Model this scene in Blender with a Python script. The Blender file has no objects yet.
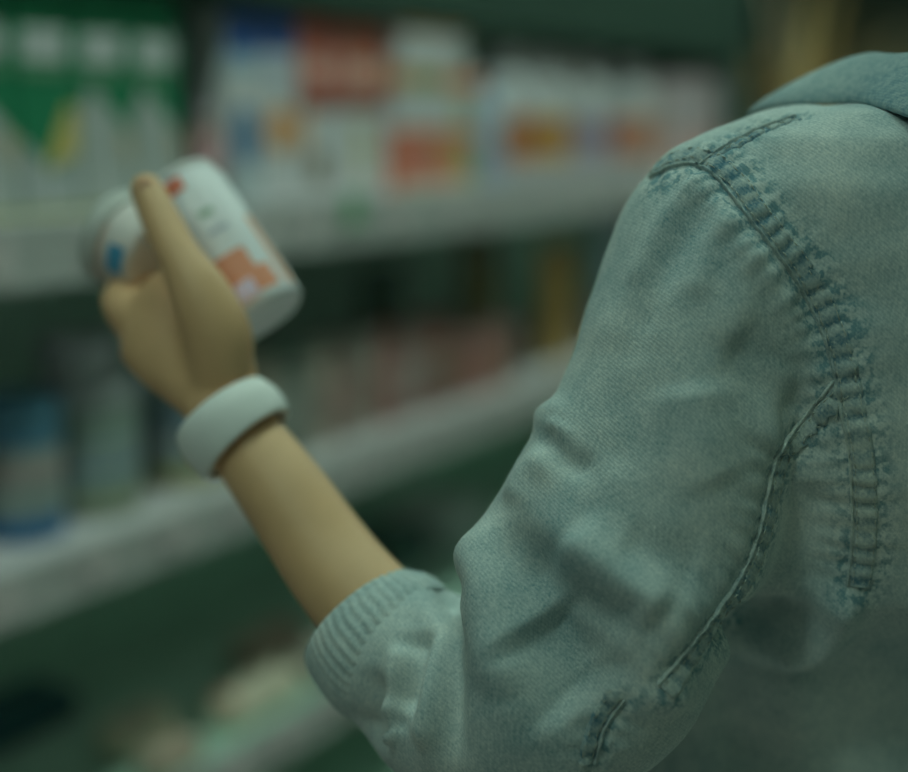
import bpy, bmesh, math, random
import numpy as np
from mathutils import Vector, Matrix
from mathutils.bvhtree import BVHTree
random.seed(7); rng = np.random.default_rng(7)
S = bpy.context.scene; COL = S.collection
PI = math.pi
# ------------------------------------------------------------ camera, world, lights
TH = math.atan(256/1300); CT, ST = math.cos(TH), math.sin(TH)
CAMZ = 1.4
cam = bpy.data.cameras.new('camera'); co = bpy.data.objects.new('camera', cam); COL.objects.link(co)
co.location = (0, 0, CAMZ); co.rotation_euler = (PI/2-TH, 0, 0)
cam.sensor_width = 36; cam.lens = 1300/908*36; cam.clip_start = 0.05
cam.dof.use_dof = True; cam.dof.focus_distance = 0.75; cam.dof.aperture_fstop = 1.5
S.camera = co
S.view_settings.view_transform = 'Standard'; S.view_settings.look = 'None'
S.view_settings.exposure = 0.0; S.view_settings.gamma = 1; S.view_settings.use_curve_mapping = False
S.cycles.use_denoising = True
w = bpy.data.worlds.new('world'); S.world = w; w.use_nodes = True
w.node_tree.nodes['Background'].inputs[0].default_value = (.72, 1, .86, 1)
w.node_tree.nodes['Background'].inputs[1].default_value = 0.17
TINT = (.69, 1, .84)
LAMP_POWER = 11.8
# shelf frame: D distance of the shelf front from the origin, DV along it, NV out of it
PHI = math.atan(796/1300*CT); DV = Vector((math.sin(PHI), math.cos(PHI), 0)); NV = Vector((math.cos(PHI), -math.sin(PHI), 0))
D0 = 1.3; ROT = PI/2-PHI
def ray(x, y): return Vector(((x-454)/1300, (386-y)/1300*ST+CT, (386-y)/1300*CT-ST))
def at(x, y, dep): return Vector((0, 0, CAMZ))+ray(x, y)*dep      # point of the place seen at x, y at a depth
def sof(x, y=190, D=D0):
    r = ray(x, y); t = -D/(r.dot(NV)); return (Vector((0, 0, CAMZ))+r*t).dot(DV)
def sw(s, off, z): return DV*s-NV*(D0+off)+Vector((0, 0, z))
# ------------------------------------------------------------ materials
def lin(c): c = c/255; return c/12.92 if c <= .04045 else ((c+.055)/1.055)**2.4
REF = (lin(125), lin(140), lin(130))
def A(r, g, b): return tuple(min(.9, lin(v)/q*.76) for v, q in zip((r, g, b), REF))
MC = {}
def mat(c, rough=.55, var=.0, name=None, spec=.4, metal=0):
    key = (c, rough, var, spec, metal)
    if key in MC: return MC[key]
    m = bpy.data.materials.new(name or 'surface'); m.use_nodes = True; nt = m.node_tree; b = nt.nodes['Principled BSDF']
    col = A(*c); b.inputs['Roughness'].default_value = rough; b.inputs['Specular IOR Level'].default_value = spec; b.inputs['Metallic'].default_value = metal
    n = nt.nodes.new('ShaderNodeTexNoise'); n.inputs['Scale'].default_value = 18; n.inputs['Detail'].default_value = 4
    tc = nt.nodes.new('ShaderNodeTexCoord'); nt.links.new(tc.outputs['Object'], n.inputs['Vector'])
    r = nt.nodes.new('ShaderNodeValToRGB'); v = var or .05
    r.color_ramp.elements[0].position = .3; r.color_ramp.elements[1].position = .7
    r.color_ramp.elements[0].color = (*[k*(1-v) for k in col], 1); r.color_ramp.elements[1].color = (*[min(1, k*(1+v)) for k in col], 1)
    nt.links.new(n.outputs['Fac'], r.inputs[0]); nt.links.new(r.outputs[0], b.inputs['Base Color'])
    MC[key] = m; return m
def denim(name, light, dark, wear=True, thr=.44, k_=.6):
    m = bpy.data.materials.new(name); m.use_nodes = True; nt = m.node_tree; N, L = nt.nodes, nt.links; b = N['Principled BSDF']
    b.inputs['Roughness'].default_value = .92; b.inputs['Specular IOR Level'].default_value = .12; b.inputs['Sheen Weight'].default_value = .12
    tc = N.new('ShaderNodeTexCoord')
    def noise(scale, detail, mapping=None, rough=.55):
        n = N.new('ShaderNodeTexNoise'); n.inputs['Scale'].default_value = scale; n.inputs['Detail'].default_value = detail; n.inputs['Roughness'].default_value = rough
        if mapping:
            mp = N.new('ShaderNodeMapping'); mp.inputs['Scale'].default_value = mapping[0]; mp.inputs['Rotation'].default_value = mapping[1]
            L.new(tc.outputs['Object'], mp.inputs[0]); L.new(mp.outputs[0], n.inputs['Vector'])
        else: L.new(tc.outputs['Object'], n.inputs['Vector'])
        return n.outputs['Fac']
    def math_(op, a, bb, clamp=False):
        k = N.new('ShaderNodeMath'); k.operation = op; k.use_clamp = clamp
        for i, v in enumerate((a, bb)):
            if isinstance(v, (int, float)): k.inputs[i].default_value = v
            else: L.new(v, k.inputs[i])
        return k.outputs[0]
    big = noise(8, 3); mid = noise(60, 4); streak = noise(1, 3, ((900, 900, 60), (0, 0, 0)))
    wv = N.new('ShaderNodeTexWave'); wv.wave_type = 'BANDS'; wv.bands_direction = 'DIAGONAL'
    wv.inputs['Scale'].default_value = 190; wv.inputs['Distortion'].default_value = 2.5; wv.inputs['Detail'].default_value = 2; wv.inputs['Detail Scale'].default_value = 2
    mp = N.new('ShaderNodeMapping'); mp.inputs['Rotation'].default_value = (.3, .2, .9); L.new(tc.outputs['Object'], mp.inputs[0]); L.new(mp.outputs[0], wv.inputs['Vector'])
    v = math_('ADD', math_('MULTIPLY', math_('SUBTRACT', big, .5), 1.2), .5)
    v = math_('ADD', v, math_('MULTIPLY', math_('SUBTRACT', mid, .5), .5))
    v = math_('ADD', v, math_('MULTIPLY', math_('SUBTRACT', streak, .5), .55))
    v = math_('ADD', v, math_('MULTIPLY', math_('SUBTRACT', wv.outputs['Fac'], .5), .07))
    v = math_('ADD', v, math_('MULTIPLY', math_('SUBTRACT', noise(520, 2), .5), .8))
    if wear:
        at_ = N.new('ShaderNodeAttribute'); at_.attribute_name = 'wear'
        sp = noise(210, 2)
        spot = math_('MULTIPLY', math_('SUBTRACT', sp, thr), 7, True)
        v = math_('SUBTRACT', v, math_('MULTIPLY', math_('MULTIPLY', at_.outputs['Fac'], spot), k_))
        v = math_('ADD', v, math_('MULTIPLY', at_.outputs['Fac'], .10), True)
    r = N.new('ShaderNodeValToRGB'); e = r.color_ramp.elements
    e[0].position = 0; e[0].color = (*A(*dark), 1); e[1].position = .9; e[1].color = (*A(*light), 1)
    L.new(v, r.inputs[0]); L.new(r.outputs[0], b.inputs['Base Color'])
    bp = N.new('ShaderNodeBump'); bp.inputs['Strength'].default_value = .35; bp.inputs['Distance'].default_value = .0012
    h = math_('ADD', math_('MULTIPLY', wv.outputs['Fac'], .18), math_('ADD', math_('MULTIPLY', streak, .5), math_('MULTIPLY', mid, 1.3)))
    L.new(h, bp.inputs['Height']); L.new(bp.outputs[0], b.inputs['Normal'])
    return m
DENIM = denim('washed_denim', (128, 146, 132), (64, 96, 94))
SEAMD = denim('seam_denim', (122, 140, 124), (46, 80, 84), True, .32, .46)
COLD = denim('collar_denim', (98, 120, 110), (54, 86, 86))
JEANS = denim('dark_denim', (60, 84, 90), (38, 60, 66), False)
SKIN = mat((126, 112, 77), .5, .07, 'skin')
# ------------------------------------------------------------ object helpers
def link(name, me, parent=None, loc=None, rz=0):
    o = bpy.data.objects.new(name, me); COL.objects.link(o)
    if parent: o.parent = parent
    if loc is not None: o.location = loc
    if rz: o.rotation_euler = (0, 0, rz)
    return o
def tag(o, label=None, cat=None, group=None, kind=None):
    for k, v in (('label', label), ('category', cat), ('group', group), ('kind', kind)):
        if v: o[k] = v
    return o
class MB:
    def __init__(s): s.bm = bmesh.new(); s.mats = []
    def mi(s, m):
        if m not in s.mats: s.mats.append(m)
        return s.mats.index(m)
    def box(s, lo, hi, m, bev=0, seg=2):
        i = s.mi(m); r = bmesh.ops.create_cube(s.bm, size=1)
        lo, hi = Vector(lo), Vector(hi)
        for v in r['verts']: v.co = Vector(((v.co.x+.5)*(hi.x-lo.x)+lo.x, (v.co.y+.5)*(hi.y-lo.y)+lo.y, (v.co.z+.5)*(hi.z-lo.z)+lo.z))
        fs = set(f for v in r['verts'] for f in v.link_faces)
        for f in fs: f.material_index = i
        if bev:
            es = list(set(e for f in fs for e in f.edges))
            rr = bmesh.ops.bevel(s.bm, geom=es, offset=bev, segments=seg, affect='EDGES', profile=.6)
            for f in rr['faces']: f.material_index = i
        return s
    def lathe(s, prof, m, seg=28, c=(0, 0, 0), mz=None):
        i = s.mi(m); rings = []
        for (r, z) in prof:
            rings.append([s.bm.verts.new((c[0]+r*math.cos(2*PI*k/seg), c[1]+r*math.sin(2*PI*k/seg), c[2]+z)) for k in range(seg)])
        for a in range(len(rings)-1):
            for k in range(seg):
                f = s.bm.faces.new((rings[a][k], rings[a][(k+1) % seg], rings[a+1][(k+1) % seg], rings[a+1][k])); f.smooth = True
                f.material_index = s.mi(mz[a]) if mz and mz.get(a) else i
        f = s.bm.faces.new(rings[0][::-1]); f.material_index = i
        f = s.bm.faces.new(rings[-1]); f.material_index = i
        return s
    def loft(s, rings, m, seg=28, caps=True):
        i = s.mi(m); R = []
        for (c, u, v) in rings:
            R.append([s.bm.verts.new(c+u*math.cos(2*PI*k/seg)+v*math.sin(2*PI*k/seg)) for k in range(seg)])
        for a in range(len(R)-1):
            for k in range(seg):
                f = s.bm.faces.new((R[a][k], R[a][(k+1) % seg], R[a+1][(k+1) % seg], R[a+1][k])); f.material_index = i; f.smooth = True
        if caps: s.bm.faces.new(R[0][::-1]).material_index = i; s.bm.faces.new(R[-1]).material_index = i
        return s
    def prism(s, pts, y0, y1, m):      # polygon in x,z pulled from y0 to y1
        i = s.mi(m); a = [s.bm.verts.new((x, y0, z)) for x, z in pts]; b = [s.bm.verts.new((x, y1, z)) for x, z in pts]
        n = len(pts); fs = [s.bm.faces.new(a), s.bm.faces.new(b[::-1])]
        for k in range(n): fs.append(s.bm.faces.new((a[k], b[k], b[(k+1) % n], a[(k+1) % n])))
        for f in fs: f.material_index = i
        return s
    def tube(s, pts, r, m, seg=10):
        rings = []; pts = [Vector(p) for p in pts]
        rr = r if isinstance(r, (list, tuple)) else [r]*len(pts)
        up = Vector((.13, .21, .97))
        for k, p in enumerate(pts):
            t = (pts[min(k+1, len(pts)-1)]-pts[max(k-1, 0)]).normalized()
            u = t.cross(up).normalized(); v = t.cross(u).normalized()
            rings.append((p, u*rr[k], v*rr[k]))
        return s.loft(rings, m, seg)
    def mesh(s, name='mesh', smooth=None):
        bmesh.ops.recalc_face_normals(s.bm, faces=s.bm.faces[:])
        me = bpy.data.meshes.new(name); s.bm.to_mesh(me); s.bm.free()
        for m in s.mats: me.materials.append(m)
        if smooth is not None:
            for p in me.polygons: p.use_smooth = smooth
        return me
    def build(s, name, parent=None, loc=None, rz=0, smooth=None): return link(name, s.mesh(name, smooth), parent, loc, rz)
def empty(name, loc, rz=0):
    o = bpy.data.objects.new(name, None); COL.objects.link(o); o.location = loc; o.rotation_euler = (0, 0, rz); o.empty_display_size = .05
    return o
def catmull(pts, n=6):
    P = [np.array(p, float) for p in pts]; out = []
    P = [2*P[0]-P[1]]+P+[2*P[-1]-P[-2]]
    for i in range(1, len(P)-2):
        for k in range(n):
            t = k/n; out.append(.5*((2*P[i])+(-P[i-1]+P[i+1])*t+(2*P[i-1]-5*P[i]+4*P[i+1]-P[i+2])*t*t+(-P[i-1]+3*P[i]-3*P[i+1]+P[i+2])*t**3))
    out.append(P[-2]); return out
def remeshed(mb, voxel, smooth_it=6):
    me = mb.mesh(); o = bpy.data.objects.new('tmp', me); COL.objects.link(o)
    md = o.modifiers.new('r', 'REMESH'); md.mode = 'VOXEL'; md.voxel_size = voxel
    if smooth_it:
        sm = o.modifiers.new('s', 'SMOOTH'); sm.factor = .5; sm.iterations = smooth_it
    dg = bpy.context.evaluated_depsgraph_get(); out = bpy.data.meshes.new_from_object(o.evaluated_get(dg))
    bpy.data.objects.remove(o)
    for p in out.polygons: p.use_smooth = True
    return out
# ------------------------------------------------------------ the setting
cx = Vector((1.2, 3.2, 0))
def struct(name, mb, **k): return tag(mb.build(name, **k), kind='structure')
struct('floor', MB().box((-6, -5, -.1), (9, 12, 0), mat((112, 118, 108), .35, .06, 'floor_tile')))
struct('ceiling', MB().box((-6, -5, 3.2), (9, 12, 3.3), mat((112, 122, 112), .8, .04, 'ceiling_board')))
WP = mat((66, 88, 74), .8, .1, 'light_block_dark')  # dark colour of the unseen walls added to block ambient light
struct('added_wall_right', MB().box((-6, -.1, 0), (9, 0, 3.2), WP), loc=sw(0, -2.7, 0), rz=ROT)  # unseen wall added to keep ambient light off the shopper's back
struct('added_wall_front', MB().box((-6, -4.9, 0), (9, -4.8, 3.2), WP)); struct('added_wall_left', MB().box((-6, -5, 0), (-5.9, 12, 3.2), WP))  # both added out of view to shut out the world light
struct('wall_back', MB().box((-6, 11.9, 0), (9, 12, 3.2), mat((50, 76, 62), .8, .1, 'wall_paint')))
# ceiling lamps: aisle row, and a weak far row added to fill the shelves
def lamp_mat(power):
    m = bpy.data.materials.new('lamp_tube'); m.use_nodes = True; nt = m.node_tree; nt.nodes.remove(nt.nodes['Principled BSDF'])
    e = nt.nodes.new('ShaderNodeEmission'); e.inputs[0].default_value = (*TINT, 1); e.inputs[1].default_value = power
    nt.links.new(e.outputs[0], nt.nodes['Material Output'].inputs[0]); return m
WM = mat((122, 130, 122), .5, .02, 'white_metal')
li = 0
for (off, name, LM) in ((-.72, 'over the aisle beside the shelving', lamp_mat(LAMP_POWER)), (-2.1, 'along the far side, added as unseen fill', lamp_mat(LAMP_POWER*.10))):
    for s in (-1.0, 1.1, 3.2, 5.3):
        r = empty('ceiling_light', sw(s, off, 3.2), ROT)
        tag(r, 'long white strip light on the ceiling '+name, 'ceiling light', 'ceiling strip lights '+name)
        MB().box((-.8, -.13, -.05), (.8, .13, 0), WM, .008).build('housing', r)
        MB().box((-.77, -.11, -.07), (.77, .11, -.051), LM, .008).build('diffuser', r)
# ------------------------------------------------------------ shelving
RAIL = mat((110, 122, 112), .45, .06, 'shelf_rail'); BOARD = mat((124, 134, 126), .4, .05, 'shelf_board'); DARK = mat((108, 146, 124), .7, .1, 'back_panel')
BOARD2 = mat((104, 138, 118), .5, .08, 'dark_shelf_board'); TAGM = mat((126, 134, 124), .5, .03, 'tag_card'); INK = mat((70, 84, 78), .6)
S0, S1 = .3, 3.95
sh = empty('store_shelving', sw(0, 0, 0), ROT)
tag(sh, 'long supermarket shelving unit with pale shelf edges behind the shopper', 'shelving unit')
MB().box((S0, .50, 0), (S1, .53, 1.95), DARK).build('back_panel', sh)
MB().box((S0, .02, 0), (S1, .50, .12), BOARD2, .004).build('plinth', sh)
MB().box((S0+.031, .055, 1.606), (S1-.031, .085, 1.95), mat((26, 48, 36), .6, .1), .003).build('shade_panel', sh)  # dark sheet standing in for the shade inside the upper shelf
for s in (S0, S1-.03): MB().box((s, .03, .121), (s+.03, .499, 1.95), mat((40, 62, 50), .6, .1), .004).build('side_panel', sh)
TOPZ, MIDZ, LOWZ, UPZ = 1.285, .848, .425, 1.66
def shelf(z, rail_lo, front=0., board=BOARD, rail=RAIL, depth=.499, pale=True):
    b = MB().box((S0+.031, front+.004, z-.022), (S1-.031, depth, z), board, .002).build('shelf_board', sh)
    r = MB(); r.box((S0+.031, front-.012, rail_lo), (S1-.031, front+.003, z+.003), rail, .003)
    r.box((S0+.031, front-.016, rail_lo), (S1-.031, front-.0121, rail_lo+.008), rail, .001)
    r = r.build('price_rail', b)
    if pale:
        s = S0+.1; k = 0
        while s < S1-.15:
            wd = random.choice((.06, .07, .08)); hh = (z-rail_lo)
            m = MB().box((s, front-.0150, rail_lo+.014), (s+wd, front-.0125, z-.008), TAGM)
            m.box((s+.006, front-.0158, z-.022), (s+wd*.7, front-.0151, z-.017), INK)
            m.box((s+.006, front-.0158, rail_lo+.020), (s+wd*.4, front-.0151, rail_lo+.034), INK)
            m.build('price_tag', r)
            s += wd+random.uniform(.03, .12)
    return b
tb_ = shelf(TOPZ, 1.205); s_ = sof(345, 222)
MB().box((s_-.022, -.0200, 1.240), (s_+.022, -.0165, 1.297), mat((58, 112, 74), .5), .001).build('green_tag', tb_)
shelf(MIDZ, .780); shelf(LOWZ, .360, board=BOARD2); shelf(UPZ, 1.605, front=.10, board=BOARD2, rail=mat((40, 60, 48), .6, .1), pale=False)
# ------------------------------------------------------------ products
def prod(name, label, cat, s, off, z, yaw=0, group=None):
    o = empty(name, sw(s, off, z+.0008), ROT+yaw); tag(o, label, cat, group); return o
WHT = (126, 138, 130)
def M(c): return mat(c, .45, .06)
def carton(name, label, cat, s, z, wd, h, dp, body, marks, off=.09, flap=None, top=None, yaw=0, group=None):
    o = prod(name, label, cat, s, off, z, yaw, group)
    MB().box((-wd/2, 0, 0), (wd/2, dp, h), M(body), .003).build('box', o)
    if marks:
        m = MB()
        for k, (c, pts) in enumerate(marks): m.prism([((x-.5)*wd*.985, y*h) for x, y in pts], -.0006-.0003*k, .001, M(c))
        m.build('front_print', o)
    if top is not None:
        m = MB(); m.prism([(-wd/2+.002, h), (wd/2-.002, h), (wd/2-.004, h+.02), (-wd/2+.004, h+.02)], dp/2-.002, dp/2+.002, M(top)); m.build('top_seal', o)
    return o
def R4(x0, y0, x1, y1): return [(x0, y0), (x1, y0), (x1, y1), (x0, y1)]
def blob(cx_, cy, rx, ry, n=14): return [(cx_+rx*math.cos(2*PI*k/n), cy+ry*math.sin(2*PI*k/n)) for k in range(n)]
def bottle(name, label, cat, s, z, r, h, body, cap, bands, off=.1, neck=.4, capr=None, group=None, shoulder=.72):
    o = prod(name, label, cat, s, off+r, z, random.uniform(-.2, .2), group)
    nr = r*neck
    MB().lathe([(r*.9, 0), (r, .006), (r, h*.3), (r*.97, h*.5), (r, h*shoulder*.95), (r*.92, h*shoulder), (nr*1.2, h*(shoulder+.1)), (nr, h*(shoulder+.13)), (nr, h*.93)], M(body)).build('bottle_body', o)
    cr = capr or nr*1.25
    MB().lathe([(cr, h*(shoulder+.14)), (cr, h*.99), (cr*.92, h)], M(cap)).build('cap', o)
    for (c, z0, z1) in bands:
        MB().lathe([(r*1.012, h*z0), (r*1.015, h*(z0+.01)), (r*1.015, h*(z1-.01)), (r*1.012, h*z1)], M(c)).build('label', o)
    return o
def tin(name, label, cat, s, z, r, h, body, lid, bands, off=.05, group=None, lidh=.03):
    o = prod(name, label, cat, s, off+r, z, 0, group)
    prof = [(r*.97, 0), (r, .004)]
    for k in range(1, 8): prof += [(r, h*k/8-.003), (r*.985, h*k/8), (r, h*k/8+.003)]
    prof += [(r, h-.004), (r*.97, h)]
    MB().lathe(prof, M(body)).build('tin_body', o)
    MB().lathe([(r*1.03, h-.006), (r*1.04, h), (r*1.04, h+lidh-.004), (r*1.0, h+lidh), (r*.9, h+lidh), (r*.88, h+lidh-.004)], M(lid), 36).build('lid', o)
    m = MB()
    for (c, z0, z1) in bands: m.lathe([(r*1.005, h*z0), (r*1.008, h*z0+.001), (r*1.008, h*z1-.001), (r*1.005, h*z1)], M(c))
    if bands: m.build('label', o)
    return o
def pouch(name, label, cat, s, z, wd, h, body, marks, off=.09, dp=.05, group=None, yaw=0):
    o = prod(name, label, cat, s, off+dp/2, z, yaw, group)
    rings = []; n = 12
    for k in range(n+1):
        t = k/n; th = (dp/2)*max(.06, math.sin(PI*min(1, (t*.88+.12)))**.7) if t > .25 else dp/2*(.8+.2*t/.25)
        rings.append((Vector((0, 0, h*t)), Vector((wd/2*(1-.05*math.sin(PI*t)), 0, 0)), Vector((0, th, 0))))
    mb = MB(); mb.mi(M(body))
    for c, u, v in rings: pass
    # squarish cross sections
    R = []
    for (c, u, v) in rings:
        ring = []
        for k in range(24):
            a = 2*PI*k/24; cs, sn = math.cos(a), math.sin(a)
            ring.append(mb.bm.verts.new(c+u*math.copysign(abs(cs)**.6, cs)+v*math.copysign(abs(sn)**.9, sn)))
        R.append(ring)
    for a in range(len(R)-1):
        for k in range(24):
            f = mb.bm.faces.new((R[a][k], R[a][(k+1) % 24], R[a+1][(k+1) % 24], R[a+1][k])); f.smooth = True
            x = (R[a][k].co.x+R[a][(k+1) % 24].co.x)/2/wd+.5; zz = (a+.5)/n
            if R[a][k].co.y+R[a][(k+1) % 24].co.y < 0:
                for (c, x0, z0, x1, z1) in marks:
                    if x0 <= x <= x1 and z0 <= zz <= z1: f.material_index = mb.mi(M(c))
    mb.bm.faces.new(R[0][::-1]); mb.bm.faces.new(R[-1])
    mb.build('bag', o)
    MB().box((-wd/2, -.0012, h*.985), (wd/2, .0012, h+.012), M(body)).build('top_seal', o)
    return o
GRN = (18, 82, 52); GRN2 = (30, 92, 46)
def sx(x, y=190): return sof(x, y, D0+.09)
# --- top shelf
script_ = lambda: [(WHT, [(x, .66), (x+.09, .66), (x+.14, .80), (x+.05, .80)]) for x in (.08, .21, .34, .47, .60, .72)]+[((60, 100, 72), [(.06, .60), (.9, .60), (.9, .64), (.06, .64)])]
c1 = [((102, 116, 108), [(0, 0), (1, 0), (1, .26), (.55, .18), (0, .34)]), ((124, 122, 66), [(.40, .20), (1, .26), (1, .46), (.86, .48)]), ((92, 104, 56), R4(0, 0, 1, .03))]+script_()
c2 = [((104, 118, 108), [(0, 0), (1, 0), (1, .34), (.25, .57), (0, .44)]), ((112, 112, 84), [(.80, .28), (1, .20), (1, .33), (.82, .38)]), ((92, 104, 56), R4(0, 0, 1, .03))]+script_()
carton('drink_carton', 'green carton with white lettering and yellow splash, leftmost on the top shelf', 'carton', sx(52), TOPZ, .100, .31, .07, GRN, c1, top=GRN)
carton('drink_carton', 'green carton with tall white peak print, second from left on the top shelf', 'carton', sx(52)+.104, TOPZ, .100, .31, .07, GRN, c2, top=GRN)
carton('drink_carton', 'green carton with white peak print beside the dark teal pack on the top shelf', 'carton', sx(52)+.208, TOPZ, .100, .31, .07, GRN, c2, top=GRN)
carton('drink_carton', 'green carton at the far left edge of the top shelf', 'carton', sx(52)-.104, TOPZ, .098, .31, .07, GRN, c2, top=GRN)
carton('snack_box', 'dark teal box standing between the green cartons and white packs', 'box', sx(52)+.208+.092, TOPZ, .070, .29, .07, (34, 60, 56), [((60, 78, 70), R4(.2, .8, .8, .92))], off=.15)
bottle('sauce_bottle', 'small pale pink bottle with brown base beside the raised jar', 'bottle', sx(213), TOPZ, .022, .15, (92, 80, 66), (122, 122, 120), [((128, 108, 104), .35, .7)], off=.08)
def white_pack(x0, x1, label, col, marks, h=.30, **k):
    s0, s1 = sx(x0), sx(x1); return carton('food_packet', label, 'packet', (s0+s1)/2, TOPZ, s1-s0-.004, h, .08, col, marks, **k)
white_pack(230, 264, 'white packet with deep blue top and blue patch, left of the orange fruit print', WHT, [((34, 64, 104), R4(0, .78, 1, 1)), ((96, 122, 124), R4(0, .68, 1, .78)), ((48, 82, 100), blob(.5, .34, .42, .17)), ((110, 128, 122), R4(0, .0, 1, .2))])
white_pack(265, 298, 'white packet with blue top and round orange fruit print', WHT, [((38, 66, 108), R4(0, .80, 1, 1)), ((112, 128, 128), R4(.1, .62, .9, .76)), ((148, 104, 62), blob(.52, .38, .47, .13)), ((126, 118, 84), blob(.7, .34, .18, .07))])
white_pack(300, 343, 'tall packet with brick red top over white, left of its twin', WHT, [((122, 76, 62), R4(0, .58, 1, 1)), ((140, 118, 102), blob(.5, .72, .34, .05)), ((92, 58, 48), R4(0, .49, 1, .60)), ((84, 86, 70), blob(.45, .16, .25, .10)), ((140, 110, 76), blob(.08, .38, .10, .15))])
white_pack(344, 388, 'tall packet with brick red top and yellow stripe low down', WHT, [((124, 80, 62), R4(0, .58, 1, 1)), ((142, 122, 106), blob(.5, .72, .34, .06)), ((88, 60, 48), R4(0, .50, 1, .60)), ((124, 130, 92), R4(.3, .1, .5, .42))])
# stacked boxes in the middle
def stacked(x0, x1, z0, h, label, col, marks, off=.07):
    s0, s1 = sx(x0), sx(x1); return carton('food_box', label, 'box', (s0+s1)/2, z0, s1-s0-.004, h, .10, col, marks, off)
stacked(391, 468, TOPZ, .115, 'orange red box with green side print, bottom of the middle stack', (136, 88, 64), [((98, 116, 72), R4(.78, .1, 1, .8)), ((126, 100, 66), R4(.4, .3, .8, .9)), ((124, 84, 70), blob(.25, .5, .2, .3)), ((124, 130, 112), R4(0, 0, 1, .12))])
stacked(391, 466, TOPZ+.116, .075, 'plain white box lying on the orange red box', WHT, [((112, 126, 90), R4(.75, .1, .95, .8))])
stacked(391, 474, TOPZ+.192, .035, 'flat box with orange and green edge between two white boxes', (128, 106, 68), [((98, 112, 66), R4(.1, .1, .5, .8)), ((138, 96, 66), R4(.6, .1, 1, .8))])
stacked(393, 456, TOPZ+.228, .085, 'white box on top of the middle stack', WHT, [((132, 108, 68), R4(0, .8, 1, 1))])
bottle('milk_bottle', 'slim pale blue bottle right of the middle stack', 'bottle', sx(488), TOPZ, .045, .24, (108, 130, 132), (116, 132, 132), [((96, 116, 124), .1, .35)], off=.06)
bt = [((136, 98, 62), (112, 78, 54), 'white bottle with rust orange label, nearest the pale blue bottle', 517),
      ((134, 116, 60), (134, 100, 62), 'white bottle with mustard label between rust and lilac labelled bottles', 566),
      ((116, 118, 124), (122, 122, 128), 'white bottle with pale lilac label', 607),
      ((138, 98, 70), (134, 108, 82), 'white bottle with salmon label close to the denim shoulder', 645)]
for k, (c, c2_, lab, x) in enumerate(bt):
    o = bottle('dairy_bottle', lab, 'bottle', sx(517)+.165*k+.02*k*k, TOPZ, .062, .29, (124, 136, 128), (126, 136, 128), [(c, .16, .50), (c2_, .28, .42)], off=.06, neck=.55)
    tag(o, group=None)
bottle('dairy_bottle', 'white bottle with narrow pointed cap behind the rust labelled bottle', 'bottle', sx(505), TOPZ, .055, .325, (122, 132, 122), (122, 128, 114), [], off=.24, neck=.35)
for k, (x, lab) in enumerate(((565, 'left'), (605, 'middle'), (640, 'right'))):
    bottle('dairy_bottle', 'plain white bottle standing in the second row, '+lab+' of three', 'bottle', sx(x), TOPZ, .055, .28, (118, 130, 122), (126, 112, 96), [((110, 118, 110), .3, .5)], off=.25, neck=.5)
for k, (x, cc, lab) in enumerate(((700, (124, 126, 120), 'pale packet seen just beyond the salmon labelled bottle'), (735, (118, 118, 112), 'pinkish white packet at the far end of the top shelf'))):
    carton('food_packet', lab, 'packet', 3.54+.25*k, TOPZ, .22, .26+.02*k, .08, cc, [((130, 112, 100), R4(.1, .1, .9, .4)), ((104, 112, 108), R4(.2, .6, .8, .75))])
carton('food_box', 'brown box between salmon labelled bottle and pale packets', 'box', 3.385, TOPZ, .06, .20, .1, (100, 96, 78), [])
# --- middle shelf
ZM = MIDZ
def sm(x, y=480, o=.05): return sof(x, y, D0+o)
tb = [((70, 92, 98), .60, .64), ((96, 116, 106), .50, .56), ((66, 88, 104), .40, .45), ((88, 110, 100), .30, .34), ((84, 96, 70), .06, .2)]
tin('formula_tin', 'large grey green striped tin with white lid, second from left on the middle shelf', 'tin', sm(98, 480, .11), ZM, .068, .17, (86, 108, 94), (108, 124, 116), tb)
tin('formula_tin', 'large striped tin with blue lid beneath the raised hand', 'tin', sm(184, 460, .11)+.01, ZM, .066, .165, (84, 108, 100), (68, 100, 108), [((72, 92, 108), .62, .68), ((100, 110, 108), .38, .5), ((66, 90, 104), .72, .76), ((100, 104, 60), .04, .2)])
tin('formula_tin', 'tin with bright blue bands, leftmost on the middle shelf', 'tin', sm(20, 480, .11), ZM, .056, .165, (88, 106, 96), (48, 88, 96), [((46, 86, 98), .8, .95), ((100, 104, 94), .5, .7), ((30, 72, 96), .02, .22)])
for x, lab in ((62, 'left'), (102, 'right')):
    pass
tin('snack_tub', 'pale grey tub lying above the striped tins at the left', 'tub', sm(70, 480, .11)+.03, ZM+.204, .058, .045, (104, 120, 112), (106, 122, 116), [], off=.05, lidh=.012)
cols = [((108, 112, 94), (112, 122, 106)), ((78, 96, 82), (94, 110, 96)), ((122, 126, 108), (104, 106, 90)), ((96, 92, 78), (112, 102, 88)), ((116, 122, 106), (98, 98, 84)), ((108, 76, 64), (114, 92, 80)), ((96, 96, 84), (112, 112, 100)), ((108, 84, 72), (98, 90, 78)), ((84, 70, 58), (96, 88, 72))]
names = ['tan jar nearest the wristband', 'olive jar with paler label', 'cream jar with dull brown label', 'brown jar with pink label', 'cream jar right of the brown one', 'brick red jar with pink label', 'grey beige jar', 'reddish brown jar', 'dark brown jar']
x = 262
for k in range(9):
    s_ = sm(262, 420, .08)+.0715*k; c, l = cols[k]; c = tuple(int(v*.86+6) for v in c); l = tuple(int(v*.86+8) for v in l)
    tin('food_jar', names[k]+' on the middle shelf', 'jar', s_, ZM, .0335, .17, c, (c[0]-22, c[1]-14, c[2]-14), [(l, .2, .7)], off=.05, lidh=.018)
    x += 21 if k < 4 else 19
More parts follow.
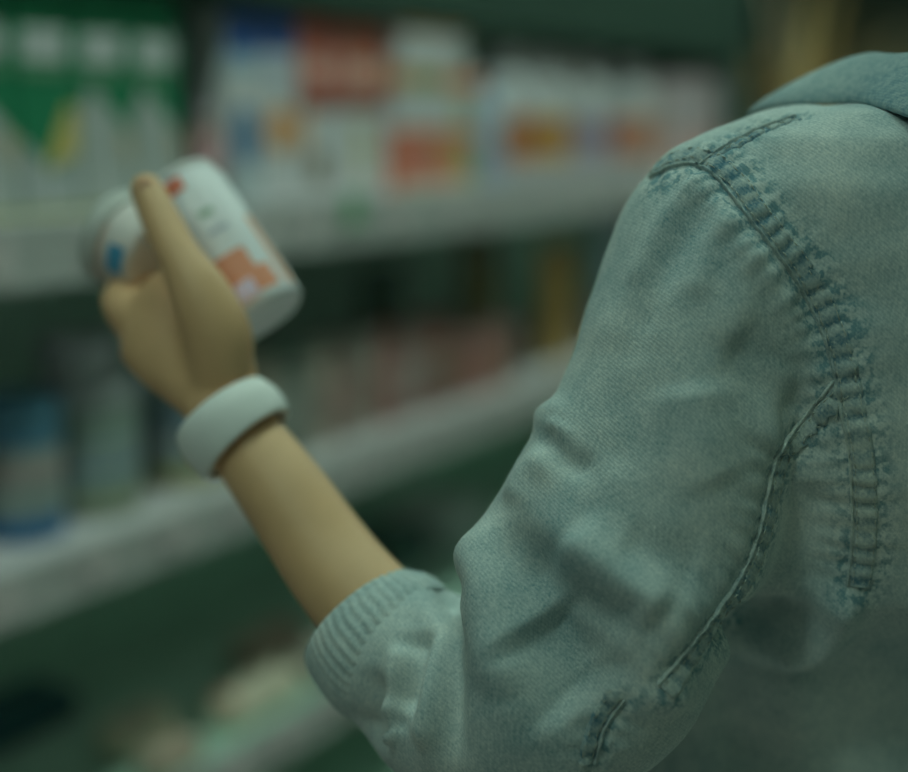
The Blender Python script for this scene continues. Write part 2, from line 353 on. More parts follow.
pouch('snack_bag', 'dark olive bag standing behind the brown jars', 'bag', sm(480, 330, .2), ZM, .18, .30, (58, 66, 44), [((70, 74, 46), .2, .4, .8, .8)], off=.18)
pouch('snack_bag', 'dark green bag left of the olive bag', 'bag', sm(400, 330, .2), ZM, .17, .26, (40, 64, 52), [((50, 70, 54), .2, .4, .8, .8)], off=.22)
pouch('snack_bag', 'mustard yellow bag beside the denim sleeve', 'bag', sm(556, 320, .1)+.03, ZM, .17, .27, (110, 98, 50), [((124, 112, 60), .2, .4, .8, .8)], off=.09)
pouch('snack_bag', 'pale blue bag close to the denim sleeve, beyond the mustard bag', 'bag', sm(606, 300, .1)+.06, ZM, .20, .34, (92, 118, 114), [((104, 100, 60), .1, .1, .9, .35)], off=.09)
for k in range(3):
    tin('food_jar', ('reddish brown squat jar left of the mustard bag', 'pinkish brown squat jar in the middle of three', 'brown squat jar nearest the mustard bag')[k], 'jar', sm(262, 420, .08)+.665+.082*k, ZM, .038, .12, ((98, 76, 64), (108, 88, 76), (92, 78, 62))[k], (96, 84, 74), [], off=.05, lidh=.018)
# --- low shelf: packets lying flat, seen from above
def flat(label, s_, off, wd, ln, h, col, marks, yaw=0, name='flat_packet', cat='packet'):
    o = empty(name, sw(s_, off, LOWZ+.0008), ROT+yaw); tag(o, label, cat)
    MB().box((-wd/2, -ln/2, 0), (wd/2, ln/2, h), M(col), min(.02, h*.35), 3).build('wrapper', o, smooth=True)
    if marks:
        m = MB()
        for (c, x0, y0, x1, y1) in marks: m.box((x0*wd, y0*ln, h-.001), (x1*wd, y1*ln, h+.0012), M(c))
        m.build('print', o)
    return o
flat('cream packet lying alone on the low shelf, leftmost of the pale packets', 1.40, .135, .125, .07, .06, (134, 140, 116), [((96, 104, 88), -.3, -.3, .1, .0)])
flat('dark blue packet lying at the left end of the low shelf', 1.33, .36, .22, .12, .05, (26, 60, 62), [])
flat('long cream packet with small rust mark on the low shelf left of the sleeve cuff', 1.605, .06, .19, .07, .055, (134, 140, 116), [((118, 78, 58), -.46, -.3, -.36, .2)])
flat('tan packet behind the rust marked packet beneath the forearm', 1.765, .16, .16, .08, .07, (112, 112, 94), [((112, 96, 80), .0, -.3, .3, .2)])
flat('small pale packet at the bottom edge of the low shelf', 1.375, .04, .10, .06, .045, (112, 112, 92), [((100, 84, 66), -.1, -.2, .2, .1)])
flat('long pale packet at the shelf front hidden partly by the denim cuff', 1.84, .05, .20, .08, .06, (114, 120, 104), [])
flat('large grey white packet further along the low shelf beyond the forearm', 2.57, .30, .20, .2, .10, (112, 128, 118), [])
flat('dark green packet left of the grey white packet on the low shelf', 2.36, .32, .16, .2, .08, (44, 70, 60), [])
# ------------------------------------------------------------ potted plants beyond the shelving
def leaf_plant(x, y, dep, label, col, n=46, h=.9):
    P = at(x, y, dep); o = empty('potted_plant', (P.x, P.y, 0)); tag(o, label, 'plant')
    MB().lathe([(.16, 0), (.21, .02), (.25, .5), (.27, .52), (.27, .56), (.24, .56), (.22, .5)], M((92, 86, 66))).build('pot', o)
    m = MB(); base = Vector((0, 0, .5))
    for k in range(n):
        a = rng.uniform(0, 2*PI); sp = rng.uniform(.1, .62); top = rng.uniform(.6, 1.0)*(h+.3)
        pts = [base+Vector((math.cos(a)*sp*t*t, math.sin(a)*sp*t*t, top*t*(1.25-.35*t*(1+sp)))) for t in (0, .2, .4, .6, .8, 1)]
        wd = rng.uniform(.012, .03); side = Vector((-math.sin(a), math.cos(a), .2))
        mt = M(col if k % 3 else (110, 110, 84)); i = m.mi(mt); prev = None
        for q, p in enumerate(pts):
            ww = wd*math.sin(PI*(.12+.86*q/5)); tck = Vector((0, 0, .002))
            cur = [m.bm.verts.new(p-side*ww), m.bm.verts.new(p+tck), m.bm.verts.new(p+side*ww), m.bm.verts.new(p-tck)]
            if prev:
                for j in range(4): m.bm.faces.new((prev[j], prev[(j+1) % 4], cur[(j+1) % 4], cur[j])).material_index = i
            prev = cur
    m.build('foliage', o)
leaf_plant(800, 60, 4.6, 'yellow brown leafy plant above the shopper collar', (126, 118, 72), h=1.6)
leaf_plant(880, 60, 6.0, 'olive leafy plant at the right, behind the collar', (96, 94, 60), h=1.5)
leaf_plant(745, 60, 7.4, 'dark green leafy plant further back beyond the shelf end', (48, 72, 56), h=.9)
# ------------------------------------------------------------ the shopper
RV = Vector((.898, .44, 0)); FV = Vector((-.44, .898, 0)); ZV = Vector((0, 0, 1))
TC = Vector((.362, .872, 0))                                    # spine axis on the ground
root = empty('person', (TC.x, TC.y, 0))
tag(root, 'person in a washed denim shirt seen from behind, arm raised holding a jar', 'person')
def tl(z, ru, rv, f=0, r=0): return (TC+FV*f+RV*r+ZV*z, RV*ru, FV*rv)
FD = (at(228, 415, .90)-at(500, 715, .77)).normalized()
def armrings(pts, extra=0):
    P = [at(p[0], p[1], p[2]) if len(p) == 5 else p[0] for p in pts]; out = []
    vals = catmull([(*P[k], pts[k][-2], pts[k][-1]) for k in range(len(P))], 5)
    for k, v in enumerate(vals):
        c = Vector(v[:3]); t = (Vector(vals[min(k+1, len(vals)-1)][:3])-Vector(vals[max(k-1, 0)][:3])).normalized()
        view = (c-Vector((0, 0, CAMZ))).normalized(); u = t.cross(view).normalized(); vv = t.cross(u).normalized()
        out.append((c, u*(v[3]+extra), vv*(v[4]+extra)))
    return out
SLEEVE = [(800, 225, .84, .050, .055), (745, 240, .81, .073, .066), (708, 322, .80, .073, .068), (672, 425, .795, .074, .068), (634, 525, .79, .083, .070),
          (590, 620, .785, .088, .072), (530, 690, .79, .078, .068), (455, 688, .81, .064, .058), (408, 660, .83, .052, .050), (378, 636, .843, .045, .043)]
sl = armrings(SLEEVE)
RSH = TC+RV*.205+ZV*1.325
right_sleeve = [((TC+RV*.12+ZV*1.33), .05, .05), (RSH, .066, .066), (TC+RV*.245+ZV*1.2-FV*.005, .062, .062), (TC+RV*.27+ZV*1.08, .06, .06), (TC+RV*.275+ZV*1.0+FV*.03, .055, .055), (TC+RV*.265+ZV*.90+FV*.09, .046, .046)]
def right_rings(ex=0):
    vals = catmull([(*p[0], p[1], p[2]) for p in right_sleeve], 5); out = []
    for k, v in enumerate(vals):
        t = (Vector(vals[min(k+1, len(vals)-1)][:3])-Vector(vals[max(k-1, 0)][:3])).normalized()
        u = t.cross(FV).normalized(); vv = t.cross(u).normalized(); out.append((Vector(v[:3]), u*(v[3]+ex), vv*(v[4]+ex)))
    return out
torso = [tl(.76, .232, .16, .02), tl(.86, .232, .155, .035), tl(.93, .232, .138, .07), tl(1.0, .232, .120, .085), tl(1.065, .226, .118, .06), tl(1.12, .222, .126, .02), tl(1.2, .218, .132), tl(1.28, .222, .124), tl(1.33, .224, .112), tl(1.368, .217, .098), tl(1.396, .200, .084), tl(1.411, .164, .074), tl(1.418, .115, .066), tl(1.423, .076, .060), tl(1.428, .062, .056)]
web = armrings([(800, 262, .815, .062, .055), (800, 350, .82, .058, .056), (795, 440, .82, .056, .054), (785, 520, .82, .050, .048), (775, 570, .825, .042, .040), (770, 600, .83, .020, .020)])
mb = MB(); dm = DENIM
mb.loft(torso, dm, 48); mb.loft(sl, dm, 36); mb.loft(right_rings(), dm, 32); mb.loft(web, dm, 32)
mb.loft(armrings([(712, 236, .80, .038, .045), (752, 196, .81, .046, .05), (810, 174, .83, .043, .05), (850, 172, .85, .03, .04)]), dm, 28)
shirt_me = remeshed(mb, .0034, 14)
shirt_me.materials.clear(); shirt_me.materials.append(DENIM)
# --- drape: folds pushed into the cloth
def np_co(me): a = np.empty(len(me.vertices)*3); me.vertices.foreach_get('co', a); return a.reshape(-1, 3)
def np_no(me): a = np.empty(len(me.vertices)*3); me.vertices.foreach_get('normal', a); return a.reshape(-1, 3)
def bvh_of(me): return BVHTree.FromPolygons([v.co for v in me.vertices], [tuple(p.vertices) for p in me.polygons])
def cast(bv, x, y):
    r = ray(x, y).normalized(); h = bv.ray_cast(Vector((0, 0, CAMZ)), r)
    return h[0] if h[0] is not None else bv.find_nearest(at(x, y, .75))[0]
def densify(pts, step=9):
    out = []
    for p in catmull(pts, 8): out.append((p[0], p[1]))
    return out
def line_dist(C, L):
    best = np.full(len(C), 9.); par = np.zeros(len(C)); acc = 0
    L = [np.array(p) for p in L]; tot = sum(np.linalg.norm(L[k+1]-L[k]) for k in range(len(L)-1))
    for k in range(len(L)-1):
        a, b = L[k], L[k+1]; ab = b-a; l2 = ab@ab+1e-12
        t = np.clip(((C-a)@ab)/l2, 0, 1); d = np.linalg.norm(C-(a+t[:, None]*ab), axis=1)
        m = d < best; best[m] = d[m]; par[m] = (acc+t[m]*math.sqrt(l2))/tot; acc += math.sqrt(l2)
    return best, par
C = np_co(shirt_me); NO = np_no(shirt_me); bv = bvh_of(shirt_me)
FOLDS = [
 ([(690, 178), (730, 225), (760, 265), (785, 305), (805, 345), (820, 385), (828, 430)], .0075, .0030),  # pixel path on the cloth, half width, height, (- is a valley)
 ([(722, 186), (690, 225), (655, 285), (632, 350)], .009, -.0045),
 ([(700, 178), (660, 225), (630, 290)], .008, .0035),
 ([(735, 205), (712, 245), (690, 300)], .008, .003),
 ([(755, 240), (738, 300), (730, 350)], .012, .003),
 ([(725, 345), (765, 372), (800, 415)], .016, -.007),
 ([(690, 380), (700, 430), (720, 490)], .02, .006),
 ([(640, 330), (625, 420), (600, 470)], .02, -.004),
 ([(545, 436), (560, 455), (590, 470)], .007, -.007),
 ([(528, 430), (548, 412), (566, 420)], .009, .006),
 ([(510, 505), (530, 470), (560, 455)], .012, .006),
 ([(564, 535), (605, 575), (660, 618)], .018, .013),
 ([(515, 545), (570, 590), (640, 632)], .012, -.014),
 ([(507, 520), (530, 590), (580, 648), (650, 690)], .013, -.011),
 ([(530, 615), (560, 655), (596, 705)], .025, -.022),
 ([(470, 540), (488, 620), (505, 700)], .018, .011),
 ([(455, 585), (446, 640), (448, 720), (455, 770)], .010, -.013),
 ([(620, 540), (660, 560), (700, 570)], .014, -.004),
 ([(600, 650), (640, 690), (690, 700)], .012, .007),
 ([(690, 590), (660, 640), (620, 670)], .014, .004),
 ([(420, 625), (410, 668), (396, 715)], .012, -.013),
 ([(380, 668), (368, 705), (360, 750)], .012, -.013),
 ([(402, 640), (388, 690), (384, 745)], .009, .010),
 ([(438, 620), (428, 680), (422, 750)], .009, .010),
 ([(850, 585), (838, 615), (812, 646), (765, 650)], .012, .014),
 ([(715, 655), (745, 630), (785, 618), (815, 622)], .014, -.018),
 ([(720, 690), (735, 730), (740, 770)], .018, -.012),
 ([(790, 660), (800, 720), (795, 770)], .02, .006),
 ([(820, 480), (800, 540), (810, 590)], .016, -.006),
 ([(800, 450), (785, 520), (780, 580)], .014, .005),
 ([(790, 360), (775, 420), (765, 450)], .016, .005),
 ([(880, 300), (865, 380), (870, 460)], .02, .003),
 ([(860, 200), (800, 190), (760, 200)], .02, .002),
]
disp = np.zeros(len(C))
for path, hw, amp in FOLDS:
    L = [cast(bv, *p) for p in densify(path)]
    d, par = line_dist(C, L); disp += amp*np.exp(-(d/hw)**2)*np.clip(np.minimum(par, 1-par)*5+.25, 0, 1)
# cuff folds of the hidden and visible elbows, gentle overall rumple
def rumple(C, f, seed):
    r = np.random.default_rng(seed); out = np.zeros(len(C))
    for k in range(14):
        v = r.normal(size=3); v /= np.linalg.norm(v); out += np.sin(C@v*f*r.uniform(.6, 1.5)+r.uniform(0, 6.3))
    return out/14
disp += rumple(C, 55, 3)*.0035+rumple(C, 160, 4)*.0012
C2 = C+NO*disp[:, None]
shirt_me.vertices.foreach_set('co', C2.ravel()); shirt_me.update()
bv = bvh_of(shirt_me)
ARMHOLE = [(650, 178), (668, 169), (687, 164), (705, 169), (723, 185), (745, 215), (771, 247), (795, 280), (818, 323), (832, 366), (840, 410), (849, 454), (852, 500), (852, 540), (847, 587)]
UNDER = [(833, 381), (811, 410), (789, 435), (774, 461), (767, 490), (757, 535), (738, 579), (712, 616), (687, 648), (656, 686)]
YOKE = [(700, 164), (722, 148), (748, 134), (775, 123), (800, 116)]
LOWER = [(625, 700), (606, 725), (594, 765)]
wear = np.zeros(len(C))
for path, wd, st in ((ARMHOLE, .030, 1), (UNDER, .022, 1), (YOKE, .016, .8), (LOWER, .015, .8)):
    L = [cast(bv, *p) for p in densify(path)]
    d, par = line_dist(C2, L)
    dx, dy = {.030: (13, -3), .022: (9, 6)}.get(wd, (0, 0))
    dw, _ = line_dist(C2, [cast(bv, p[0]+dx, p[1]+dy) for p in densify(path)]); wear = np.maximum(wear, st*np.exp(-(dw/(wd*.62))**4))
    # pucker ripples crossing the seam
    tot = sum((L[k+1]-L[k]).length for k in range(len(L)-1))
    C2 = C2+NO*(np.exp(-((d-.008)/.014)**2)*np.sin(par*tot*2*PI/.013+np.sin(par*40)*1.2)*.0009)[:, None]
    C2 = C2-NO*(np.exp(-(d/.004)**2)*.0018)[:, None]
shirt_me.vertices.foreach_set('co', C2.ravel()); shirt_me.update()
at_ = shirt_me.attributes.new('wear', 'FLOAT', 'POINT'); at_.data.foreach_set('value', wear)
def local(me): 
    me.transform(Matrix.Translation(-root.location)); me.update(); return me
bv = bvh_of(shirt_me)
shirt = link('denim_shirt', None or shirt_me, root); tag(shirt, 'pale washed blue denim shirt with worn seams')
# --- raised seams: cord edge, felled band, stitches
def seam(path, width, side, name, stitch=True, h=.0016, label=None):
    L = [cast(bv, *p) for p in densify(path)]
    # resample evenly
    q = [L[0]]
    for p in L[1:]:
        while (p-q[-1]).length > .0025: q.append(q[-1]+(p-q[-1]).normalized()*.0025)
    for it in range(3): q = [q[0]]+[(q[k-1]+q[k]*2+q[k+1])/4 for k in range(1, len(q)-1)]+[q[-1]]
    prof = [(-.0010, -.003), (-.0009, .0004), (-.0005, h*1.2), (.0002, h*1.55), (.0009, h*1.25), (.0016, h*.35), (.0028, h*.85)]
    nseg = 7
    prof += [(.0034+(width-.005)*k/nseg, h*.95) for k in range(1, nseg+1)]
    prof += [(width-.0006, h*.5), (width+.0004, -.003)]
    bm = bmesh.new(); rows = []; dash = []; sb = MB(); thread = mat((104, 120, 104), .8)
    for k, p in enumerate(q):
        t = (q[min(k+1, len(q)-1)]-q[max(k-1, 0)]).normalized(); nn = bv.find_nearest(p)[1]
        if nn.dot(p-Vector((0, 0, CAMZ))) > 0: nn = -nn if False else nn
        b = t.cross(nn).normalized()*side; row = []
        pk = math.sin(k*.0025*2*PI/.0105+math.sin(k*.11)*1.1)
        for j, (o, hh) in enumerate(prof):
            s_ = p+b*o; c, n2, _, _ = bv.find_nearest(s_)
            bump = pk*.0006*math.sin(PI*min(1, max(0, (o-.003)/(width-.003)))) if hh > 0 else 0
            row.append(bm.verts.new(c+n2*(hh+bump))); dash.append(0. if j < 5 else min(1., max(0., .45-.9*pk)))
        rows.append(row)
        if stitch and k % 2 == 0 and k < len(q)-2:
            for o in (.0034, width-.0022):
                c, n2, _, _ = bv.find_nearest(p+b*o); c2, n3, _, _ = bv.find_nearest(p+t*.0030+b*o)
                sb.tube([c+n2*h*.85, (c+c2)/2+n2*(h*1.15), c2+n3*h*.85], .00035, thread, 5)
    for a in range(len(rows)-1):
        for j in range(len(prof)-1):
            f = bm.faces.new((rows[a][j], rows[a][j+1], rows[a+1][j+1], rows[a+1][j])); f.smooth = True
    bmesh.ops.recalc_face_normals(bm, faces=bm.faces[:])
    me = bpy.data.meshes.new(name); bm.to_mesh(me); bm.free(); me.materials.append(SEAMD)
    a_ = me.attributes.new('wear', 'FLOAT', 'POINT'); a_.data.foreach_set('value', np.array(dash))
    o = link(name, local(me), shirt)
    if label: tag(o, label)
    if stitch:
        st = sb.mesh('stitching'); link('stitching', local(st), shirt)
    return o
shirt_seams = []
seam(ARMHOLE, .0145, -1, 'armhole_seam', label='raised felled seam running round the armhole')
seam(UNDER, .013, -1, 'sleeve_seam', label='felled seam down the back of the sleeve')
seam(YOKE, .010, 1, 'shoulder_seam')
seam(LOWER, .011, 1, 'forearm_seam')
local(shirt_me)
# --- cuff: rolled band at the end of the left sleeve
def band(rings, name, parent, m, thick, ribs=0, seg=72, amp=.001):
    bm = bmesh.new(); R = []
    order = [(r, 1.0) for r in rings]+[(r, 1-thick/r[1].length) for r in rings[::-1]]
    for (c, u, v), sc in order:
        R.append([bm.verts.new(c+(u*math.cos(2*PI*k/seg)+v*math.sin(2*PI*k/seg))*(sc+(amp/u.length*math.sin(2*PI*k*ribs/seg) if ribs and sc == 1 else 0))) for k in range(seg)])
    n = len(R)
    for a in range(n):
        for k in range(seg):
            f = bm.faces.new((R[a][k], R[a][(k+1) % seg], R[(a+1) % n][(k+1) % seg], R[(a+1) % n][k])); f.smooth = True
    bmesh.ops.recalc_face_normals(bm, faces=bm.faces[:])
    me = bpy.data.meshes.new(name); bm.to_mesh(me); bm.free(); me.materials.append(m)
    me.attributes.new('wear', 'FLOAT', 'POINT')
    return link(name, local(me), parent)
def ringset(pts, n=5):
    out = armrings(pts); return out
cuff = ringset([(404, 656, .832, .050, .047), (390, 646, .838, .052, .049), (372, 630, .846, .0495, .046), (362, 618, .851, .0455, .042)])
band(cuff, 'cuff', shirt, DENIM, .006, 44, 264, .0004)
# --- collar
def collar():
    bm = bmesh.new(); rows = []
    cc = TC-FV*.002+ZV*1.412
    seg = 72
    prof = [(.074, .002), (.073, .014), (.077, .024), (.085, .027), (.096, .025), (.110, .018), (.124, .008), (.132, .000), (.1305, -.005), (.124, -.001), (.108, .006), (.092, .014), (.084, .014), (.079, .006)]
    for k in range(seg):
        a = math.radians(28)+k/(seg-1)*math.radians(304)             # open at the front
        fr = max(0, math.cos(a)); back = max(0, -math.cos(a))
        ring = []
        for (r, z) in prof:
            rr = r*(1+.05*math.sin(5*a)*max(0, (r-.09)/.02))
            dirv = FV*math.cos(a)*(1.0+(.22*min(1, max(0, r-.07)/.04) if math.cos(a) > 0 else -.22*min(1, max(0, r-.07)/.05)))+RV*math.sin(a)*1.12
            lf = max(0, r-.09)/.04; zz = z+.010-back*(.004+.022*lf)+fr*(-.002-.012*lf)+.0015*math.sin(9*a)
            ring.append(bm.verts.new(cc+dirv*rr+ZV*zz))
        rows.append(ring)
    n = len(prof)
    for a in range(seg-1):
        for j in range(n):
            f = bm.faces.new((rows[a][j], rows[a][(j+1) % n], rows[a+1][(j+1) % n], rows[a+1][j])); f.smooth = True
    bm.faces.new(rows[0]); bm.faces.new(rows[-1][::-1])
    bmesh.ops.recalc_face_normals(bm, faces=bm.faces[:])
    me = bpy.data.meshes.new('collar'); bm.to_mesh(me); bm.free(); me.materials.append(COLD)
    a_ = me.attributes.new('wear', 'FLOAT', 'POINT'); a_.data.foreach_set('value', np.array([.35 if j % n in (5, 6, 7, 8, 3) else .0 for j in range(len(me.vertices))], dtype=float))
    o = link('collar', local(me), shirt)
    sd = o.modifiers.new('sub', 'SUBSURF'); sd.levels = 1; sd.render_levels = 2
collar()
# --- body: one continuous skin surface
mb = MB()
mb.loft([(c-ZV*.022, u*.84, v*.80) for c, u, v in torso[:-2]], SKIN, 36)
mb.loft([tl(.86, .14, .10, .03), tl(.80, .155, .108, .02), tl(.74, .14, .11)], SKIN, 30)
for sd in (-1, 1):
    mb.loft([tl(.86, .07, .085, 0, sd*.08), tl(.75, .083, .09, 0, sd*.09), tl(.6, .068, .07, 0, sd*.09), tl(.45, .05, .052, 0, sd*.09), tl(.35, .05, .052, -.005, sd*.09), tl(.2, .038, .042, -.01, sd*.09), tl(.09, .03, .035, -.01, sd*.09), tl(.05, .036, .05, .02, sd*.09), tl(.025, .042, .12, .05, sd*.09), tl(.012, .04, .115, .05, sd*.09)], SKIN, 24)
# neck and head
HC = TC+FV*.020+RV*.01+ZV*1.625
mb.loft([tl(1.36, .07, .06, .0), tl(1.43, .056, .056, .0), tl(1.48, .052, .054, .004), tl(1.54, .052, .056, .010), tl(1.60, .045, .05, .014)], SKIN, 28)
hr = [(-.115, .022, .028, .055), (-.100, .040, .052, .04), (-.075, .052, .068, .03), (-.045, .062, .083, .01), (-.01, .070, .094, 0), (.03, .074, .098, -.004), (.06, .072, .096, -.006), (.09, .058, .080, -.008), (.11, .034, .05, -.01), (.118, .012, .018, -.01)]
mb.loft([(HC+FV*f+ZV*z, RV*a, FV*b) for z, a, b, f in hr], SKIN, 32)
fc = HC+FV*.088
mb.tube([fc+ZV*.025-FV*.012, fc+ZV*.0+FV*.004, fc-ZV*.018+FV*.018, fc-ZV*.028+FV*.002], [.007, .009, .013, .008], SKIN, 12)   # nose
mb.tube([fc-ZV*.052-RV*.022-FV*.006, fc-ZV*.050+FV*.004, fc-ZV*.052+RV*.022-FV*.006], [.004, .008, .004], SKIN, 10)
mb.tube([fc-ZV*.060-RV*.018-FV*.006, fc-ZV*.061+FV*.003, fc-ZV*.060+RV*.018-FV*.006], [.004, .008, .004], SKIN, 10)
for sd in (-1, 1):
    e = HC+RV*sd*.073-ZV*.01-FV*.01
    mb.tube([e-ZV*.028+FV*.004, e-ZV*.01+RV*sd*.006-FV*.006, e+ZV*.012+RV*sd*.011-FV*.01, e+ZV*.028+RV*sd*.006-FV*.004, e+ZV*.018+FV*.008], [.006, .008, .009, .008, .005], SKIN, 10)
# left arm inside the sleeve, forearm
W = at(226, 412, .905)
arm = [(800, 235, .86, .035, .035), (745, 260, .83, .042, .042), (672, 425, .81, .042, .042), (600, 610, .80, .038, .038), (530, 685, .80, .037, .037), (450, 682, .815, .036, .034), (370, 608, .845, .034, .032), (328, 558, .865, .0325, .030), (290, 502, .88, .0305, .028), (257, 457, .895, .0285, .025), (231, 422, .905, .0265, .022), (220, 398, .91, .0275, .021)]
mb.loft(armrings(arm), SKIN, 28)
# right arm and hand hanging by the trolley side
rr = right_rings(-.016); mb.loft(rr, SKIN, 20)
E1 = TC+RV*.265+ZV*.90+FV*.09; WR = TC+RV*.255+ZV*.80+FV*.16
mb.tube([E1, (E1+WR)/2, WR], [.032, .028, .024], SKIN, 18)
def hand_simple(Wp, ax, side, nrm):
    K = Wp+ax*.085
    mb.loft([(Wp-ax*.01, side*.025, nrm*.018), (Wp+ax*.03, side*.034, nrm*.017), (K, side*.040, nrm*.014), (K+ax*.008, side*.036, nrm*.010)], SKIN, 20)
    for k, (o, ln) in enumerate(((-.029, .062), (-.010, .072), (.010, .067), (.029, .052))):
        a = K+side*o-ax*.012; b = a+ax*ln*.5+nrm*.006; c = b+ax*ln*.3+nrm*.018; d = c+ax*ln*.12+nrm*.018
        mb.tube([a, b, c, d], [.0088, .0085, .0075, .0055], SKIN, 12)
    a = Wp+ax*.02-side*.024; mb.tube([a, a+ax*.028-side*.018+nrm*.01, a+ax*.05-side*.024+nrm*.018, a+ax*.062-side*.024+nrm*.022], [.013, .011, .0095, .006], SKIN, 12)
hand_simple(WR, (FV*.45-ZV*.9).normalized(), FV, -RV)
# left hand: palm edge on, thumb towards us, fingers curled round behind the jars
def ft(path, rad): 
    P = catmull([(*at(*p), r) for p, r in zip(path, rad)], 5)
    end = P[-1]; t = Vector(P[-1][:3])-Vector(P[-2][:3]); t.normalize()
    pts = [Vector(p[:3]) for p in P]+[Vector(end[:3])+t*end[3]*.55, Vector(end[:3])+t*end[3]*.85]
    rs = [p[3] for p in P]+[end[3]*.75, end[3]*.35]
    mb.tube(pts, rs, SKIN, 16)
mb.loft(armrings([(224, 404, .91, .027, .021), (208, 374, .922, .036, .022), (188, 345, .935, .043, .023), (166, 318, .95, .044, .023), (148, 305, .962, .034, .019)]), SKIN, 30)
ft([(220, 382, .91), (218, 338, .905), (200, 294, .905), (180, 258, .91), (162, 222, .92), (146, 188, .93)], [.022, .0245, .0215, .0160, .0145, .0125])      # thumb
ft([(178, 365, .945), (150, 334, .95), (124, 306, .965), (124, 290, 1.0), (146, 262, 1.03)], [.018, .0180, .0165, .0125, .0085])
ft([(185, 350, .945), (170, 322, .955), (158, 306, .965)], [.02, .022, .016])    # index
ft([(185, 350, .955), (160, 310, .975), (138, 278, .99), (150, 236, 1.03), (186, 220, 1.045)], [.017, .015, .0125, .011, .0085])
ft([(195, 345, .965), (180, 305, 1.0), (165, 270, 1.02), (182, 245, 1.05), (212, 245, 1.055)], [.016, .014, .012, .0105, .008])
ft([(208, 350, .965), (205, 320, 1.0), (205, 295, 1.03), (220, 280, 1.05), (240, 285, 1.055)], [.014, .012, .0105, .0095, .0075])
body_me = remeshed(mb, .0036, 5); body_me.materials.clear(); body_me.materials.append(SKIN)
link('body', local(body_me), root)
# nail on the thumb, eyes, hair
def disc(p, n, up, a, b, m, name, th=.0012):
    n = n.normalized(); u = (up-n*up.dot(n)).normalized(); v = n.cross(u)
    mbx = MB(); mbx.loft([(p-n*th, u*a, v*b), (p, u*a, v*b), (p+n*th*.6, u*a*.8, v*b*.8)], m, 16); me = mbx.mesh(); link(name, local(me), root)
tn = (Vector((0, 0, CAMZ))-at(146, 188, .918)).normalized()
disc(at(147, 188, .9175), tn+Vector((.1, 0, .1)), at(150, 185, .9)-at(167, 222, .9), .008, .006, mat((136, 116, 88), .3), 'thumbnail')
for sd in (-1, 1):
    e = HC+FV*.086+RV*sd*.031+ZV*.006
    m = MB(); m.lathe([(.001, -.011), (.008, -.008), (.0112, 0), (.008, .008), (.001, .011)], mat((126, 136, 128), .2), 16, c=e-FV*.004)
    link('eye', local(m.mesh()), root)
    disc(e+FV*.0072, FV, ZV, .005, .005, mat((52, 50, 40), .2), 'iris')
    m = MB(); m.tube([e+ZV*.020-RV*.014+FV*.002, e+ZV*.025+FV*.006, e+ZV*.020+RV*.014+FV*.002], [.0015, .0028, .0015], mat((44, 44, 36), .8), 8); link('eyebrow', local(m.mesh()), root)
HAIR = mat((46, 44, 36), .6, .25, 'hair')
m = MB()
hh = [(-.075, .030, .03, -.075), (-.05, .066, .055, -.045), (-.02, .079, .075, -.03), (.02, .083, .092, -.018), (.06, .083, .100, -.012), (.095, .069, .088, -.012), (.12, .044, .058, -.012), (.13, .014, .02, -.012)]
m.loft([(HC+FV*f+ZV*z, RV*a, FV*b) for z, a, b, f in hh], HAIR, 32)
m.tube([HC-FV*.10+ZV*.05, HC-FV*.125+ZV*.055, HC-FV*.15+ZV*.055, HC-FV*.165+ZV*.05], [.02, .038, .036, .012], HAIR, 18)
hm = remeshed(m, .006, 3); hm.materials.clear(); hm.materials.append(HAIR); link('hair', local(hm), root)
# trousers and shoes
m = MB(); m.loft([tl(.88, .155, .110, .03), tl(.82, .165, .118, .02), tl(.74, .178, .122), tl(.70, .17, .11)], JEANS, 36)
for sd in (-1, 1): m.loft([tl(.76, .088, .105, 0, sd*.088), tl(.6, .082, .088, 0, sd*.09), tl(.45, .07, .072, 0, sd*.09), tl(.25, .062, .066, -.01, sd*.09), tl(.08, .058, .065, -.01, sd*.09)], JEANS, 28)
tm = remeshed(m, .007, 4); tm.materials.clear(); tm.materials.append(JEANS); link('trousers', local(tm), root)
for sd in (-1, 1):
    m = MB(); sm_ = mat((110, 116, 108), .6); so = mat((60, 70, 64), .7)
    b = TC+RV*sd*.09
    m.loft([(b+FV*(.05+f)+ZV*z, RV*a, FV*c) for z, a, c, f in ((.02, .05, .14, 0), (.05, .05, .138, 0), (.075, .046, .115, -.02), (.10, .042, .07, -.05))], sm_, 28)
    m.loft([(b+FV*.05+ZV*z, RV*.052, FV*.145) for z in (0, .02)], so, 28)
    link('shoe', local(m.mesh()), root)
# wristband
wb = ringset([(249, 445, .898, .0365, .032), (241, 436, .900, .0395, .034), (230, 423, .903, .040, .035), (221, 411, .906, .037, .032)])
o = band(wb, 'wristband', root, mat((134, 150, 138), .6, .04, 'white_band'), .004, 0, 64); tag(o, 'plain white wristband')
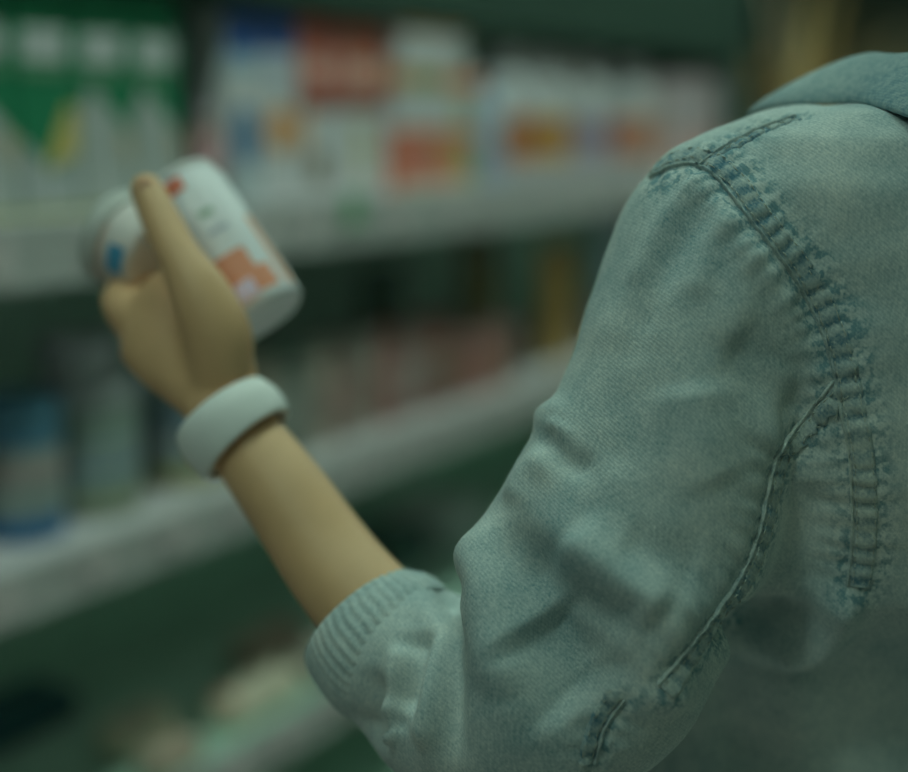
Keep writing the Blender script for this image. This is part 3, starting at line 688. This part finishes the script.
# ------------------------------------------------------------ the two held containers
def held(name, label, cat, p0, p1, build):
    a, b = p0, p1; ax = (b-a).normalized(); L_ = (b-a).length
    o = empty(name, a); o.rotation_mode = 'QUATERNION'
    view = (Vector((0, 0, CAMZ))-a).normalized(); y = (-(view-ax*view.dot(ax))).normalized(); x = y.cross(ax).normalized()
    o.rotation_quaternion = Matrix((x, y, ax)).transposed().to_quaternion(); tag(o, label, cat); build(o, L_); return o
def arc_patch(m, r, z0, z1, a0, a1, c, n=8, lift=.0006):      # patch on a cylinder, angle 0 faces the viewer side (-y)
    i = m.mi(M(c)); prev = None
    for k in range(n+1):
        a = a0+(a1-a0)*k/n; R_ = r+lift
        cur = [m.bm.verts.new((R_*math.sin(a), -R_*math.cos(a), z0)), m.bm.verts.new((R_*math.sin(a), -R_*math.cos(a), z1))]
        if prev: m.bm.faces.new((prev[0], cur[0], cur[1], prev[1])).material_index = i
        prev = cur
def b1(o, L_):
    r = .034
    MB().lathe([(r*.9, 0), (r*.985, .003), (r, .007), (r, L_*.9), (r*.94, L_*.95), (r*.86, L_*.965)], mat((134, 148, 140), .35, .03), 40).build('jar_body', o)
    MB().lathe([(r*.90, L_*.955), (r*.93, L_*.96), (r*.93, L_*.995), (r*.84, L_)], mat((128, 140, 130), .4), 36).build('lid', o)
    m = MB()
    arc_patch(m, r, L_*.12, L_*.36, -.35, .45, (156, 98, 72))
    arc_patch(m, r, L_*.07, L_*.22, .2, .75, (154, 98, 72), lift=.0005)
    arc_patch(m, r, L_*.07, L_*.17, -.25, .22, (132, 132, 138), lift=.0009)
    arc_patch(m, r, L_*.0+.006, L_*.06, -.3, .2, (140, 112, 98))
    arc_patch(m, r, L_*.06, L_*.55, 1.0, 1.25, (138, 112, 88))
    arc_patch(m, r, L_*.62, L_*.66, .0, .35, (98, 124, 104)); arc_patch(m, r, L_*.50, L_*.53, -.05, .45, (112, 126, 126))
    arc_patch(m, r, L_*.83, L_*.92, -.75, .12, (132, 74, 50))
    m.build('label', o)
held('white_jar', 'tall white jar with orange logo held tilted in the raised hand', 'jar', at(266, 318, .985), at(177, 184, 1.01), b1)
def b2(o, L_):
    r = .036
    MB().lathe([(r*.9, 0), (r, .004), (r, L_*.62), (r*.9, L_*.66)], mat((130, 140, 128), .4, .03), 36).build('tub_body', o)
    MB().lathe([(r*1.04, L_*.64), (r*1.08, L_*.66), (r*1.08, L_*.80), (r*1.0, L_*.82), (r*1.0, L_*.84), (r*1.05, L_*.86), (r*1.05, L_*.97), (r*.95, L_)], mat((116, 130, 118), .4), 36).build('lid', o)
    m = MB(); arc_patch(m, r, L_*.12, L_*.42, -.75, -.15, (44, 100, 118)); arc_patch(m, r, L_*.59, L_*.63, -1.0, .2, (128, 118, 98))
    m.build('label', o)
held('white_tub', 'round white tub with blue mark gripped between thumb and forefinger', 'tub', at(162, 258, .985), at(114, 236, 1.005), b2)
